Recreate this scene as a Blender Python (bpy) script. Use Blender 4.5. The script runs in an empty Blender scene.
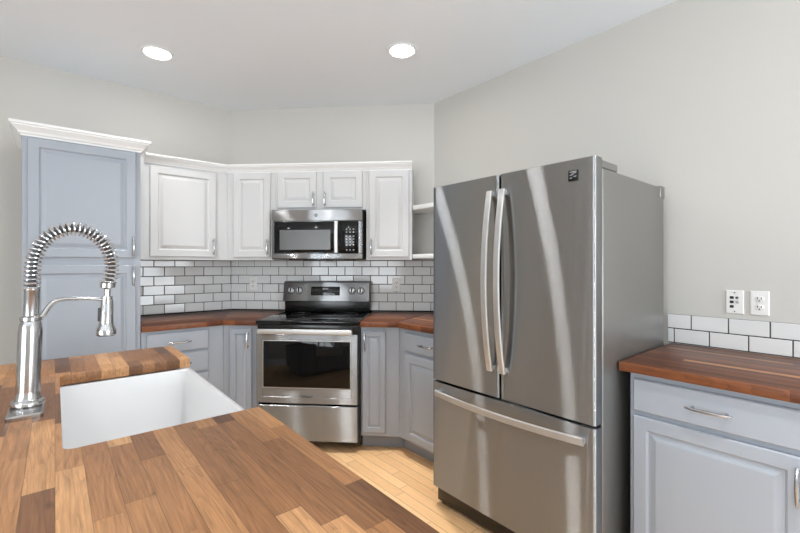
import bpy, bmesh, math, random
from mathutils import Vector, Matrix

S = bpy.context.scene
COL = S.collection
random.seed(4)

# ------------------------------------------------------------------ camera
TH = math.atan2(345, 410)
CAM_H = 1.35
cd = bpy.data.cameras.new('camera')
cam = bpy.data.objects.new('camera', cd)
COL.objects.link(cam)
cam.location = (0, 0, CAM_H)
cam.rotation_euler = (math.pi / 2, 0, -(math.pi / 2 - TH) + 0.0)
fw = Vector((math.sin(TH), math.cos(TH), 0))           # viewing direction
cam.rotation_euler = (-fw).to_track_quat('Z', 'Y').to_euler()
cam.rotation_euler = (math.pi / 2, 0, -math.atan2(fw.x, fw.y))
cd.sensor_width = 36
cd.lens = 410 / 800 * 36
cd.shift_y = -2 / 800
cd.clip_start = 0.02
S.camera = cam

# ------------------------------------------------------------------ world, exposure
S.view_settings.view_transform = 'Standard'
S.view_settings.look = 'None'
S.view_settings.gamma = 1
S.view_settings.use_curve_mapping = False
S.view_settings.exposure = 0.0
wd = bpy.data.worlds.new('world')
S.world = wd
wd.use_nodes = True
bg = wd.node_tree.nodes['Background']
bg.inputs[0].default_value = (0.80, 0.90, 1.0, 1)
bg.inputs[1].default_value = 1.2


def area(name, loc, target, sx, sy, power, color=(1, 1, 1), shape='RECTANGLE', spread=180):
    l = bpy.data.lights.new(name, 'AREA')
    l.shape = shape
    l.size = sx
    l.size_y = sy
    l.energy = power
    l.color = color
    l.spread = math.radians(spread)
    o = bpy.data.objects.new(name, l)
    COL.objects.link(o)
    o.location = loc
    d = Vector(target) - Vector(loc)
    o.rotation_euler = d.to_track_quat('-Z', 'Y').to_euler()
    return o


# added fill lamps in unseen openings, tilted up to brighten the ceiling
FILL_COL = (0.90, 0.955, 1.0)
area('daylight_rear', (1.5, -3.30, 1.45), (1.5, 0, 3.6), 1.7, 1.9, 100, FILL_COL)
area('daylight_side', (-3.30, -0.7, 1.45), (0, -0.7, 3.6), 2.7, 1.9, 125, FILL_COL)
CAN_W = 7.5
CAN_COL = (1.0, 1.0, 1.0)

# ------------------------------------------------------------------ plan
HC = 2.74                      # ceiling height
YL = 3.806                     # left wall
XR = 2.504                     # right wall
A = Vector((1.215, YL))        # left end of the diagonal wall
B = Vector((XR, YL - (XR - 1.215)))
LD = (B - A).length
T22 = math.tan(math.radians(22.5))
XB, YB = -3.2, -3.2            # unseen sides of the room
CT = 0.937                     # worktop height
CB = 0.899
R2 = math.sqrt(.5)
LEFT = ((0.0, YL), 0.0)
DIAG = ((A.x, A.y), -math.pi / 4)
RIGHT = ((XR, 0.0), -math.pi / 2)


def fpt(fr, a, d):
    (ox, oy), r = fr
    return (ox + a * math.cos(r) - d * -math.sin(r) * -1 * -1 if False else
            ox + a * math.cos(r) + d * math.sin(r),
            oy + a * math.sin(r) - d * math.cos(r))


def Dp(t, d):
    return Vector(fpt(DIAG, t, d))


# ------------------------------------------------------------------ mesh helpers
class MB:
    """collects shapes, links them as one mesh object"""
    def __init__(self):
        self.bm = bmesh.new()

    def _merge(self, tmp, M=None, bevel=0, seg=2, ang=25):
        if bevel:
            tmp.normal_update()
            es = [e for e in tmp.edges if len(e.link_faces) == 2 and e.calc_face_angle(0) > math.radians(ang)]
            bmesh.ops.bevel(tmp, geom=es, offset=bevel, segments=seg, affect='EDGES', profile=0.5, clamp_overlap=True)
        if M is not None:
            bmesh.ops.transform(tmp, matrix=M, verts=tmp.verts)
        me = bpy.data.meshes.new('t')
        tmp.to_mesh(me)
        tmp.free()
        self.bm.from_mesh(me)
        bpy.data.meshes.remove(me)
        return self

    def box(self, x0, x1, y0, y1, z0, z1, bevel=0, seg=2, M=None):
        t = bmesh.new()
        v = [t.verts.new(p) for p in ((x0, y0, z0), (x1, y0, z0), (x1, y1, z0), (x0, y1, z0),
                                      (x0, y0, z1), (x1, y0, z1), (x1, y1, z1), (x0, y1, z1))]
        for f in ((3, 2, 1, 0), (4, 5, 6, 7), (0, 1, 5, 4), (1, 2, 6, 5), (2, 3, 7, 6), (3, 0, 4, 7)):
            t.faces.new([v[i] for i in f])
        return self._merge(t, M, bevel, seg)

    def prism(self, poly, z0, z1, bevel=0, seg=2, M=None):
        a = sum(poly[i][0] * poly[(i + 1) % len(poly)][1] - poly[(i + 1) % len(poly)][0] * poly[i][1] for i in range(len(poly)))
        if a < 0:
            poly = poly[::-1]
        t = bmesh.new()
        lo = [t.verts.new((p[0], p[1], z0)) for p in poly]
        hi = [t.verts.new((p[0], p[1], z1)) for p in poly]
        t.faces.new(lo[::-1])
        t.faces.new(hi)
        n = len(poly)
        for i in range(n):
            j = (i + 1) % n
            t.faces.new((lo[i], lo[j], hi[j], hi[i]))
        return self._merge(t, M, bevel, seg)

    def loft(self, rings, cap0=True, cap1=True, closed=True, M=None, bevel=0):
        t = bmesh.new()
        rv = [[t.verts.new(p) for p in r] for r in rings]
        n = len(rings[0])
        for a, b in zip(rv, rv[1:]):
            for i in range(n if closed else n - 1):
                j = (i + 1) % n
                t.faces.new((a[i], a[j], b[j], b[i]))
        if cap0:
            t.faces.new(rv[0][::-1])
        if cap1:
            t.faces.new(rv[-1])
        bmesh.ops.recalc_face_normals(t, faces=t.faces)
        return self._merge(t, M, bevel)

    def lathe(self, prof, n=32, M=None):
        rings = [[(r * math.cos(2 * math.pi * i / n), r * math.sin(2 * math.pi * i / n), z) for i in range(n)] for r, z in prof]
        ringlike = prof[0] == prof[-1]                     # closed profile: an open ring without end caps
        return self.loft(rings, prof[0][0] > 1e-6 and not ringlike, prof[-1][0] > 1e-6 and not ringlike, M=M)

    def tube(self, path, r, n=12, M=None, flat=None):
        """flat=(w,h) gives a rounded rectangle section, otherwise round (r may be a list)"""
        P = [Vector(p) for p in path]
        k = len(P)
        tang = [(P[min(i + 1, k - 1)] - P[max(i - 1, 0)]).normalized() for i in range(k)]
        up = Vector((0, 0, 1))
        if abs(tang[0].dot(up)) > .9:
            up = Vector((1, 0, 0))
        nrm = (up - tang[0] * up.dot(tang[0])).normalized()
        rings = []
        for i in range(k):
            nrm = (nrm - tang[i] * nrm.dot(tang[i])).normalized()
            bi = tang[i].cross(nrm)
            rr = r[i] if isinstance(r, (list, tuple)) else r
            ring = []
            for q in range(n):
                a = 2 * math.pi * q / n
                ca, sa = math.cos(a), math.sin(a)
                if flat:
                    ca = math.copysign(abs(ca) ** .35, ca) * flat[0]
                    sa = math.copysign(abs(sa) ** .35, sa) * flat[1]
                ring.append(P[i] + nrm * ca * rr + bi * sa * rr)
            rings.append(ring)
        return self.loft(rings, M=M)

    def panel(self, x0, x1, z0, z1, yb, yf, prof):
        """a door or drawer front facing -y: prof = [(inset, depth below the front)...]"""
        rings = [[(x0, yb, z0), (x1, yb, z0), (x1, yb, z1), (x0, yb, z1)]]
        for ins, dep in prof:
            y = yf + dep
            rings.append([(x0 + ins, y, z0 + ins), (x1 - ins, y, z0 + ins), (x1 - ins, y, z1 - ins), (x0 + ins, y, z1 - ins)])
        return self.loft(rings)

    def build(self, name, mat, parent=None, loc=None, smooth=True, angle=35):
        me = bpy.data.meshes.new(name)
        self.bm.normal_update()
        if smooth:
            for f in self.bm.faces:
                f.smooth = True
            for e in self.bm.edges:
                if len(e.link_faces) != 2 or e.calc_face_angle(0) > math.radians(angle):
                    e.smooth = False
        self.bm.to_mesh(me)
        self.bm.free()
        if mat:
            me.materials.append(mat)
        o = bpy.data.objects.new(name, me)
        COL.objects.link(o)
        if parent:
            o.parent = parent
        if loc is not None:
            o.location = loc
        return o


def thing(name, label, cat, fr=None, a=0, d=0, z=0, loc=None, rotz=0, group=None):
    o = bpy.data.objects.new(name, None)
    COL.objects.link(o)
    o.empty_display_size = .1
    if fr is not None:
        x, y = fpt(fr, a, d)
        o.location = (x, y, z)
        o.rotation_euler = (0, 0, fr[1])
    else:
        o.location = loc or (0, 0, 0)
        o.rotation_euler = (0, 0, rotz)
    o['label'] = label
    o['category'] = cat
    if group:
        o['group'] = group
    return o


def tag(o, label, cat, group=None):
    o['label'] = label
    o['category'] = cat
    if group:
        o['group'] = group
    return o


def structure(o):
    o['kind'] = 'structure'
    return o


def copy_tree(o, parent=None):
    c = o.copy()
    COL.objects.link(c)
    if parent:
        c.parent = parent
    for ch in list(o.children):
        copy_tree(ch, c)
    return c


def text(name, body, size, mat, parent, M, depth=.0006):
    cu = bpy.data.curves.new('txt', 'FONT')
    cu.body = body
    cu.size = size
    cu.extrude = depth
    cu.align_x = 'CENTER'
    cu.align_y = 'CENTER'
    cu.resolution_u = 3
    tmp = bpy.data.objects.new('txt', cu)
    COL.objects.link(tmp)
    dg = bpy.context.evaluated_depsgraph_get()
    dg.update()
    me = bpy.data.meshes.new_from_object(tmp.evaluated_get(dg))
    bpy.data.objects.remove(tmp)
    bpy.data.curves.remove(cu)
    me.transform(M)
    me.name = name
    me.materials.clear()
    me.materials.append(mat)
    o = bpy.data.objects.new(name, me)
    COL.objects.link(o)
    o.parent = parent
    return o


# ------------------------------------------------------------------ materials
def srgb(r, g, b):
    f = lambda c: (c / 12.92 if c <= .04045 else ((c + .055) / 1.055) ** 2.4)
    return (f(r / 255), f(g / 255), f(b / 255), 1)


def mat(name, color, rough=.5, metal=0, spec=.5, coat=0, bump=0, bscale=200, aniso=0, emit=None, estr=0):
    m = bpy.data.materials.new(name)
    m.use_nodes = True
    nt = m.node_tree
    p = nt.nodes['Principled BSDF']
    p.inputs['Base Color'].default_value = color
    p.inputs['Roughness'].default_value = rough
    p.inputs['Metallic'].default_value = metal
    p.inputs['Specular IOR Level'].default_value = spec
    p.inputs['Coat Weight'].default_value = coat
    p.inputs['Coat Roughness'].default_value = .08
    tc = nt.nodes.new('ShaderNodeTexCoord')
    nz = nt.nodes.new('ShaderNodeTexNoise')
    nz.inputs['Scale'].default_value = bscale
    nz.inputs['Detail'].default_value = 3
    nt.links.new(tc.outputs['Object'], nz.inputs['Vector'])
    # faint unevenness of the finish itself
    mr = nt.nodes.new('ShaderNodeMapRange')
    mr.inputs['To Min'].default_value = max(rough - .03, 0)
    mr.inputs['To Max'].default_value = min(rough + .03, 1)
    nt.links.new(nz.outputs['Fac'], mr.inputs['Value'])
    nt.links.new(mr.outputs[0], p.inputs['Roughness'])
    if bump:
        b = nt.nodes.new('ShaderNodeBump')
        b.inputs['Strength'].default_value = bump
        b.inputs['Distance'].default_value = .002
        nt.links.new(nz.outputs['Fac'], b.inputs['Height'])
        nt.links.new(b.outputs[0], p.inputs['Normal'])
    if emit:
        p.inputs['Emission Color'].default_value = emit
        p.inputs['Emission Strength'].default_value = estr
    return m


def steel(name, color, across, along, grain=.03, axis='Z', gscale=(3, 3, 300)):
    """horizontally brushed steel: highlights stay narrow along the brushing and spread across it"""
    m = bpy.data.materials.new(name)
    m.use_nodes = True
    nt = m.node_tree
    N, L = nt.nodes, nt.links
    N.remove(N['Principled BSDF'])
    p = N.new('ShaderNodeBsdfAnisotropic')
    p.distribution = 'GGX'
    ratio = math.sqrt(along / across)
    an = 1 - ratio
    p.inputs['Anisotropy'].default_value = an
    p.inputs['Rotation'].default_value = 0
    p.inputs['Roughness'].default_value = math.sqrt(math.sqrt(along * across))
    t = N.new('ShaderNodeTangent')
    t.direction_type = 'RADIAL'
    t.axis = axis
    L.new(t.outputs[0], p.inputs['Tangent'])
    L.new(p.outputs[0], N['Material Output'].inputs['Surface'])
    tc = N.new('ShaderNodeTexCoord')
    mp = N.new('ShaderNodeMapping')
    mp.inputs['Scale'].default_value = gscale
    L.new(tc.outputs['Object'], mp.inputs[0])
    nz = N.new('ShaderNodeTexNoise')
    nz.inputs['Scale'].default_value = 1
    nz.inputs['Detail'].default_value = 2
    L.new(mp.outputs[0], nz.inputs['Vector'])
    mr = N.new('ShaderNodeMapRange')
    mr.inputs['To Min'].default_value = 1 - grain
    mr.inputs['To Max'].default_value = 1 + grain
    L.new(nz.outputs['Fac'], mr.inputs['Value'])
    vm = N.new('ShaderNodeVectorMath')
    vm.operation = 'SCALE'
    vm.inputs[0].default_value = color[:3]
    L.new(mr.outputs[0], vm.inputs['Scale'])
    L.new(vm.outputs[0], p.inputs['Color'])
    return m


def planks(name, ramp, w, length, along='X', rough=.35, grain=.5, joint=.55, jw=.0007, gfreq=70, coat=0.0, spec=.5, knots=0.0):
    """staggered wood strips, each with a colour and a grain of its own"""
    m = bpy.data.materials.new(name)
    m.use_nodes = True
    nt = m.node_tree
    N, L = nt.nodes, nt.links
    p = N['Principled BSDF']
    p.inputs['Roughness'].default_value = rough
    p.inputs['Coat Weight'].default_value = coat
    p.inputs['Specular IOR Level'].default_value = spec

    def math_(op, a, b=None, c=None):
        n = N.new('ShaderNodeMath')
        n.operation = op
        for i, v in enumerate((a, b, c)):
            if v is None:
                continue
            if isinstance(v, (int, float)):
                n.inputs[i].default_value = v
            else:
                L.new(v, n.inputs[i])
        return n.outputs[0]

    def comb(x, y, z):
        n = N.new('ShaderNodeCombineXYZ')
        for i, v in enumerate((x, y, z)):
            if isinstance(v, (int, float)):
                n.inputs[i].default_value = v
            else:
                L.new(v, n.inputs[i])
        return n.outputs[0]

    tc = N.new('ShaderNodeTexCoord')
    sp = N.new('ShaderNodeSeparateXYZ')
    L.new(tc.outputs['Object'], sp.inputs[0])
    u, v = (sp.outputs[0], sp.outputs[1]) if along == 'X' else (sp.outputs[1], sp.outputs[0])
    z = sp.outputs[2]
    vr = math_('DIVIDE', v, w)
    row = math_('FLOOR', vr)
    wn = N.new('ShaderNodeTexWhiteNoise')
    wn.noise_dimensions = '1D'
    L.new(row, wn.inputs['W'])
    lenv = math_('MULTIPLY_ADD', wn.outputs['Value'], .7, .65)
    uu = math_('ADD', math_('DIVIDE', math_('DIVIDE', u, length), lenv), math_('MULTIPLY', wn.outputs['Value'], 23.7))
    col = math_('FLOOR', uu)
    wn2 = N.new('ShaderNodeTexWhiteNoise')
    wn2.noise_dimensions = '2D'
    L.new(comb(row, col, 0), wn2.inputs['Vector'])
    rid = wn2.outputs['Value']
    cr = N.new('ShaderNodeValToRGB')
    el = cr.color_ramp.elements
    while len(el) < len(ramp):
        el.new(.5)
    for i, (pos, c) in enumerate(ramp):
        el[i].position = pos
        el[i].color = c
    L.new(rid, cr.inputs[0])
    # grain
    off = math_('MULTIPLY', rid, 37)
    nz = N.new('ShaderNodeTexNoise')
    nz.inputs['Scale'].default_value = 1
    nz.inputs['Detail'].default_value = 5
    nz.inputs['Distortion'].default_value = 1.1
    L.new(comb(math_('MULTIPLY', u, 4.0), math_('ADD', math_('MULTIPLY', v, gfreq), off), math_('MULTIPLY', z, gfreq)), nz.inputs['Vector'])
    nz2 = N.new('ShaderNodeTexNoise')
    nz2.inputs['Scale'].default_value = 1
    nz2.inputs['Detail'].default_value = 4
    L.new(comb(math_('MULTIPLY', u, 18), math_('ADD', math_('MULTIPLY', v, gfreq * 5), off), math_('MULTIPLY', z, 40)), nz2.inputs['Vector'])
    g = math_('ADD', math_('MULTIPLY', math_('SUBTRACT', nz.outputs['Fac'], .5), grain * 1.6),
              math_('MULTIPLY', math_('SUBTRACT', nz2.outputs['Fac'], .5), grain * 1.3))
    # growth rings: contour lines of a slow noise stretched along each strip
    nz3 = N.new('ShaderNodeTexNoise')
    nz3.inputs['Scale'].default_value = 1
    nz3.inputs['Detail'].default_value = 1
    L.new(comb(math_('MULTIPLY', u, 1.9), math_('ADD', math_('MULTIPLY', v, gfreq * .30), off), math_('MULTIPLY', z, 8)), nz3.inputs['Vector'])
    rg_ = math_('FRACT', math_('MULTIPLY', nz3.outputs['Fac'], 13))
    rg_ = math_('POWER', rg_, 3)
    g = math_('SUBTRACT', g, math_('MULTIPLY', rg_, grain * .40))
    # now and then a dark knot
    vo = N.new('ShaderNodeTexVoronoi')
    vo.inputs['Scale'].default_value = 1
    L.new(comb(math_('MULTIPLY', u, 4.2), math_('MULTIPLY', v, 9.0), 0), vo.inputs['Vector'])
    kn = N.new('ShaderNodeMapRange')
    kn.inputs['From Min'].default_value = .03
    kn.inputs['From Max'].default_value = .085
    kn.inputs['To Min'].default_value = knots
    kn.inputs['To Max'].default_value = 0
    L.new(vo.outputs['Distance'], kn.inputs['Value'])
    g = math_('SUBTRACT', g, kn.outputs[0])
    g = math_('ADD', g, 1.0 + grain * .1)
    # joints
    fv = math_('FRACT', vr)
    fu = math_('FRACT', uu)
    jv = math_('LESS_THAN', math_('MINIMUM', fv, math_('SUBTRACT', 1, fv)), jw / w)
    ju = math_('LESS_THAN', math_('MINIMUM', fu, math_('SUBTRACT', 1, fu)), jw / length)
    j = math_('MAXIMUM', jv, ju)
    jm = math_('SUBTRACT', 1.0, math_('MULTIPLY', j, 1 - joint))
    fac = math_('MULTIPLY', g, jm)
    vm = N.new('ShaderNodeVectorMath')
    vm.operation = 'SCALE'
    L.new(cr.outputs[0], vm.inputs[0])
    L.new(fac, vm.inputs['Scale'])
    L.new(vm.outputs[0], p.inputs['Base Color'])
    b = N.new('ShaderNodeBump')
    b.inputs['Strength'].default_value = .12
    b.inputs['Distance'].default_value = .001
    L.new(fac, b.inputs['Height'])
    L.new(b.outputs[0], p.inputs['Normal'])
    return m


M_WALL = mat('warm_grey_paint', srgb(202, 199, 193), .75, bump=.25, bscale=160, spec=.3)
M_CEIL = mat('white_ceiling_paint', srgb(237, 240, 243), .85, bump=.15, bscale=120, spec=.2)
M_WHITE = mat('white_cabinet_paint', srgb(207, 207, 207), .38)
M_BLUE = mat('blue_grey_cabinet_paint', srgb(163, 169, 178), .38)
M_TOE = mat('toe_kick_paint', srgb(150, 157, 167), .5)
M_SHELFBACK = mat('white_shelf_paint', srgb(228, 228, 226), .45)
M_CHROME = mat('brushed_nickel', (.48, .48, .48, 1), .22, 1, bscale=400)
M_FAUCET = mat('satin_nickel', (.50, .495, .49, 1), .2, 1, bscale=300)
M_SPRING = mat('spring_steel', (.66, .66, .66, 1), .16, 1, bscale=300)
M_HOSE = mat('dark_hose', srgb(70, 70, 72), .45)
M_STEEL = steel('brushed_stainless', (.425, .436, .446, 1), .52, .003)
M_STEEL_R = steel('brushed_stainless_range', (.44, .46, .48, 1), .5, .010)
M_STEEL_P = steel('brushed_stainless_panel', (.46, .47, .48, 1), .5, .02)
M_HANDLE = steel('handle_stainless', (.72, .72, .715, 1), .3, .15)
M_CASE = mat('fridge_case_grey', srgb(150, 149, 146), .34, .85, bump=.1, bscale=500)
M_BLACK = mat('black_enamel', srgb(14, 14, 15), .22)
M_GLASSBLK = mat('black_ceramic_glass', srgb(8, 8, 9), .06, spec=.4)
M_OVENWIN = mat('oven_window_glass', srgb(9, 9, 10), .05, spec=.3)
M_MWWIN = mat('microwave_window_mesh', srgb(92, 92, 92), .25)
M_DARKGAP = mat('black_gasket', srgb(18, 18, 19), .6)
M_PRINT = mat('pale_print', srgb(190, 190, 190), .5)
M_LOGO = mat('grey_emblem', srgb(90, 90, 92), .3, .6)
M_PLATE = mat('white_plastic', srgb(232, 230, 226), .35)
M_SLOT = mat('slot_black', srgb(15, 15, 15), .5)
M_SINK = mat('white_fireclay', srgb(224, 224, 224), .12, coat=.3)
M_TILE = mat('glazed_white_tile', srgb(224, 224, 223), .08, bump=.06, bscale=28)
M_GROUT = mat('dark_grout', srgb(34, 33, 32), .85)
M_TRIM = mat('white_trim', srgb(236, 236, 235), .4)
M_CARPET = mat('pale_grey_carpet', srgb(205, 205, 206), .95, bump=.5, bscale=300, spec=.1)  # unseen surface, added to keep the floor bounce neutral
M_LENS = mat('lamp_lens', (1, 1, 1, 1), .5, emit=(1, .99, .98, 1), estr=56)
M_BULB = M_LENS

M_ISLAND = planks('acacia_butcher_block', [
    (0.0, srgb(84, 56, 38)), (.14, srgb(120, 82, 54)), (.32, srgb(152, 107, 70)), (.75, srgb(178, 130, 87)), (1, srgb(200, 153, 107))],
    .046, .42, 'X', .42, .6, .6, .0007, 75, spec=.3, knots=.35)
M_WALNUT = planks('walnut_butcher_block', [
    (0.0, srgb(66, 35, 21)), (.3, srgb(89, 49, 29)), (.65, srgb(107, 61, 37)), (.9, srgb(130, 79, 48)), (1, srgb(178, 122, 78))],
    .036, .7, 'X', .38, .6, .7, spec=.35)
M_FLOOR = planks('maple_strip_floor', [
    (0.0, srgb(219, 173, 124)), (.35, srgb(230, 186, 136)), (.75, srgb(235, 194, 146)), (1, srgb(240, 206, 164))],
    .072, .6, 'Y', .3, .14, .36, .0015, 30)


# ------------------------------------------------------------------ the room
# maple strips in the kitchen; the unseen pale carpet is added for neutral bounce
structure(MB().box(-1.2, XR + .1, -.3, YL + .1, -.1, 0).build('floor', M_FLOOR))
structure(MB().box(XB - .1, -1.2, YB - .1, YL + .1, -.1, 0).box(-1.2, XR + .1, YB - .1, -.3, -.1, 0).build('floor_carpet', M_CARPET))
structure(MB().box(XB - .1, XR + .1, YB - .1, YL + .1, HC, HC + .1).build('ceiling', M_CEIL))
structure(MB().box(XR, XR + .1, YB - .1, B.y, 0, HC).build('wall_right', M_WALL))
structure(MB().prism([tuple(A), tuple(B), (XR + .1, B.y), (XR + .1, YL + .1), (A.x, YL + .1)], 0, HC).build('wall_diagonal', M_WALL))
structure(MB().box(XB - .1, A.x, YL, YL + .1, 0, HC).build('wall_left', M_WALL))
WR = (.62, 2.38, .45, 2.45)  # unseen opening added for the fill, placed so the pantry shades the wall
structure(MB().box(XB - .1, WR[0], YB - .1, YB, 0, HC).box(WR[1], XR, YB - .1, YB, 0, HC)
          .box(WR[0], WR[1], YB - .1, YB, 0, WR[2]).box(WR[0], WR[1], YB - .1, YB, WR[3], HC).build('wall_rear', M_WALL))
WS = (-2.1, .7, .45, 2.45)  # unseen opening added for the side fill
structure(MB().box(XB - .1, XB, YB, WS[0], 0, HC).box(XB - .1, XB, WS[1], YL, 0, HC)
          .box(XB - .1, XB, WS[0], WS[1], 0, WS[2]).box(XB - .1, XB, WS[0], WS[1], WS[3], HC).build('wall_far_side', M_WALL))


def frame_mb(a0, a1, z0, z1, n, w=.05):
    m = MB()
    m.box(a0, a1, -.02, .06, z0, z0 + w, .004).box(a0, a1, -.02, .06, z1 - w, z1, .004)
    m.box(a0, a0 + w, -.02, .06, z0 + w, z1 - w, .004).box(a1 - w, a1, -.02, .06, z0 + w, z1 - w, .004)
    for i in range(1, n):
        x = a0 + (a1 - a0) * i / n
        m.box(x - .025, x + .025, -.01, .04, z0 + w, z1 - w, .004)
    return m


def window(k, W, loc, rz, n, w=.05):
    o = frame_mb(*W, n, w).build('window_%d' % k, M_TRIM, loc=loc)
    o.rotation_euler = (0, 0, rz)
    structure(o)


window(1, (-WR[1], -WR[0], WR[2], WR[3]), (0, YB, 0), math.pi, 3)  # both window frames are invented to hold the fill lamps
window(2, WS, (XB, 0, 0), math.pi / 2, 3)
# baseboard on the open part of the left wall
structure(MB().box(XB, -.16, YL - .014, YL - .001, 0, .09, .003).build('baseboard_left', M_TRIM))
structure(MB().box(XR - .014, XR - .001, YB, -.47, 0, .09, .003).build('baseboard_right', M_TRIM))

# ------------------------------------------------------------------ recessed ceiling lamps
lamps = [(.515, 3.088, 'recessed ceiling light over the pantry side of the kitchen, left of two'),
         (1.725, 2.029, 'recessed ceiling light over the refrigerator side, right of two'),
         (.29, 1.99, None), (-1.1, .9, None), (1.2, -.1, None), (-.7, -1.2, None), (1.3, -1.9, None), (-2.3, 2.2, None)]  # third is read off the steel streaks; the last five are added fill
ring = MB().lathe([(.098, 0), (.098, -.004), (.094, -.007), (.080, -.006), (.076, -.002), (.076, 0), (.098, 0)], 40)
tr0 = ring.build('trim_ring', M_TRIM)
ln0 = MB().lathe([(0, -.0015), (.076, -.0015), (.076, -.0005), (0, -.0005)], 40).build('lens', M_LENS)
for i, (x, y, lab) in enumerate(lamps):
    r = thing('recessed_light', lab or 'recessed ceiling light outside the frame', 'ceiling light', loc=(x, y, HC - .001), group='recessed ceiling lights')
    a, b = (tr0, ln0) if i == 0 else (tr0.copy(), ln0.copy())
    if i:
        COL.objects.link(a)
        COL.objects.link(b)
    a.parent = r
    b.parent = r
    al = area('downlight', (x, y, HC - .012), (x, y, 0), .14, .14, CAN_W * (.35, .75, .35, 1, 1, 1, 1, 1)[i], CAN_COL, 'DISK', 62 if i == 1 else 84)

# ------------------------------------------------------------------ cabinet parts
RAISED = [(0, .004), (.004, 0), (.050, 0), (.054, .003), (.058, .009), (.064, .009), (.084, .002), (.088, .0015)]
SLIM = [(0, .004), (.004, 0), (.036, 0), (.039, .003), (.042, .009), (.046, .009), (.058, .002), (.061, .0015)]
FLATF = [(0, .005), (.005, 0), (.012, 0)]


def pull(parent, x, z, yf, vertical=True, L=.13):
    """slim bow handle on two feet"""
    n = 14
    pts, rr = [], []
    for i in range(n + 1):
        q = -1 + 2 * i / n
        out = .024 + .008 * (1 - q * q)
        s = q * L / 2
        pts.append((x, yf - out, z + s) if vertical else (x + s, yf - out, z))
        rr.append(.0048 + .0022 * (1 - abs(q)) if abs(q) < .97 else .0035)
    m = MB().tube(pts, rr, 10)
    for sgn in (-1, 1):
        s = sgn * L * .36
        p0 = (x, yf - .001, z + s) if vertical else (x + s, yf - .001, z)
        p1 = (x, yf - .030, z + s) if vertical else (x + s, yf - .030, z)
        m.tube([p0, ((p0[0] + p1[0]) / 2, (p0[1] + p1[1]) / 2, (p0[2] + p1[2]) / 2), p1], [.0065, .0042, .0048], 10)
    o = m.build('handle', M_CHROME, parent)
    return o


def door(parent, x0, x1, z0, z1, yb, m, hx=None, hz=None, slim=False, L=.13):
    o = MB().panel(x0, x1, z0, z1, yb, yb - .02, SLIM if slim else RAISED).build('door', m, parent, smooth=False)
    if hx is not None:
        pull(o, hx, hz, yb - .02, True, L)
    return o


def drawer(parent, x0, x1, z0, z1, yb, m, L=.14, hx=None):
    o = MB().panel(x0, x1, z0, z1, yb, yb - .02, FLATF).build('drawer', m, parent, smooth=False)
    pull(o, (x0 + x1) / 2 if hx is None else hx, (z0 + z1) / 2, yb - .02, False, L)
    return o


def base_body(parent, poly, toe, m=None):
    MB().prism(poly, .105, CB - .002, .0015, 1).build('carcass', m or M_BLUE, parent, smooth=False)
    MB().prism(toe, 0, .104).build('toe_kick', M_TOE, parent, smooth=False)


G = .0004   # gap between neighbours
# -- pantry: local frame of the left wall (a = X)
PX0, PX1, PD = -.145, .437, .596
t = thing('pantry_cabinet', 'tall blue-grey pantry cabinet with two stacked doors and white crown, at the left', 'cabinet', LEFT, (PX0 + PX1) / 2, PD / 2)
cx, cy = (PX0 + PX1) / 2, PD / 2


def loc_box(m, a0, a1, d0, d1, z0, z1, c, bevel=0):
    """box in wall coordinates (a along the wall, d out of it) about centre c"""
    return m.box(a0 - c[0], a1 - c[0], -(d1 - c[1]), -(d0 - c[1]), z0, z1, bevel)


loc_box(MB(), PX0, PX1, .002, PD, .10, 2.125, (cx, cy), .0015).build('carcass', M_BLUE, t, smooth=False)
loc_box(MB(), PX0, PX1, .002, PD - .07, 0, .099, (cx, cy)).build('toe_kick', M_TOE, t)
yb = -(PD - cy)
door(t, -.123 - cx, .409 - cx, 1.393, 2.088, yb, M_BLUE, .393 - cx, 1.465)
door(t, -.123 - cx, .409 - cx, .125, 1.347, yb, M_BLUE, .393 - cx, 1.275)


def sweep(path, prof, M=None):
    """extrude a (out, z) profile along a plan polyline, mitred; out is to the right of travel"""
    P = [Vector(p) for p in path]
    nr = []
    for a, b in zip(P, P[1:]):
        d = (b - a).normalized()
        nr.append(Vector((d.y, -d.x)))
    rings = []
    for i, p in enumerate(P):
        if i == 0:
            mv = nr[0]
        elif i == len(P) - 1:
            mv = nr[-1]
        else:
            s = nr[i - 1] + nr[i]
            mv = s / (1 + nr[i - 1].dot(nr[i]))
        rings.append([(p.x + mv.x * o, p.y + mv.y * o, z) for o, z in prof])
    return MB().loft(rings)


CROWN = [(0, 0), (.006, 0), (.008, .010), (.016, .014), (.022, .026), (.040, .044), (.046, .050), (.046, .056), (.054, .060), (.054, .074), (0, .074)]
# pantry crown: left side, front, right side
pc = [(PX0 - cx, cy - .03), (PX0 - cx, yb - .001), (PX1 - cx, yb - .001), (PX1 - cx, yb + .20)]
crn = sweep(pc, [(o, z + 2.094) for o, z in CROWN]).build('crown', M_TRIM, t, smooth=False)
crn['label'] = 'white crown moulding'

# -- upper cabinets
UD = .31
UZ0, UZ1 = 1.385, 2.135
ux = lambda d: A.x - T22 * d          # mitre on the left wall
t = thing('wall_cabinet', 'wide white wall cabinet with one big door, next to the pantry', 'cabinet', LEFT, .75, .15, UZ0)
c = (.75, .15)
P = lambda a, d: (a - c[0], -(d - c[1]))
MB().prism([P(.440, .002), P(.440, UD), P(ux(UD) - G, UD), P(ux(.002) - G, .002)], 0, UZ1 - UZ0, .0015, 1).build('carcass', M_WHITE, t, smooth=False)
door(t, .532 - c[0], .991 - c[0], .024, .695, -(UD - c[1]), M_WHITE, .970 - c[0], .105)

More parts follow.
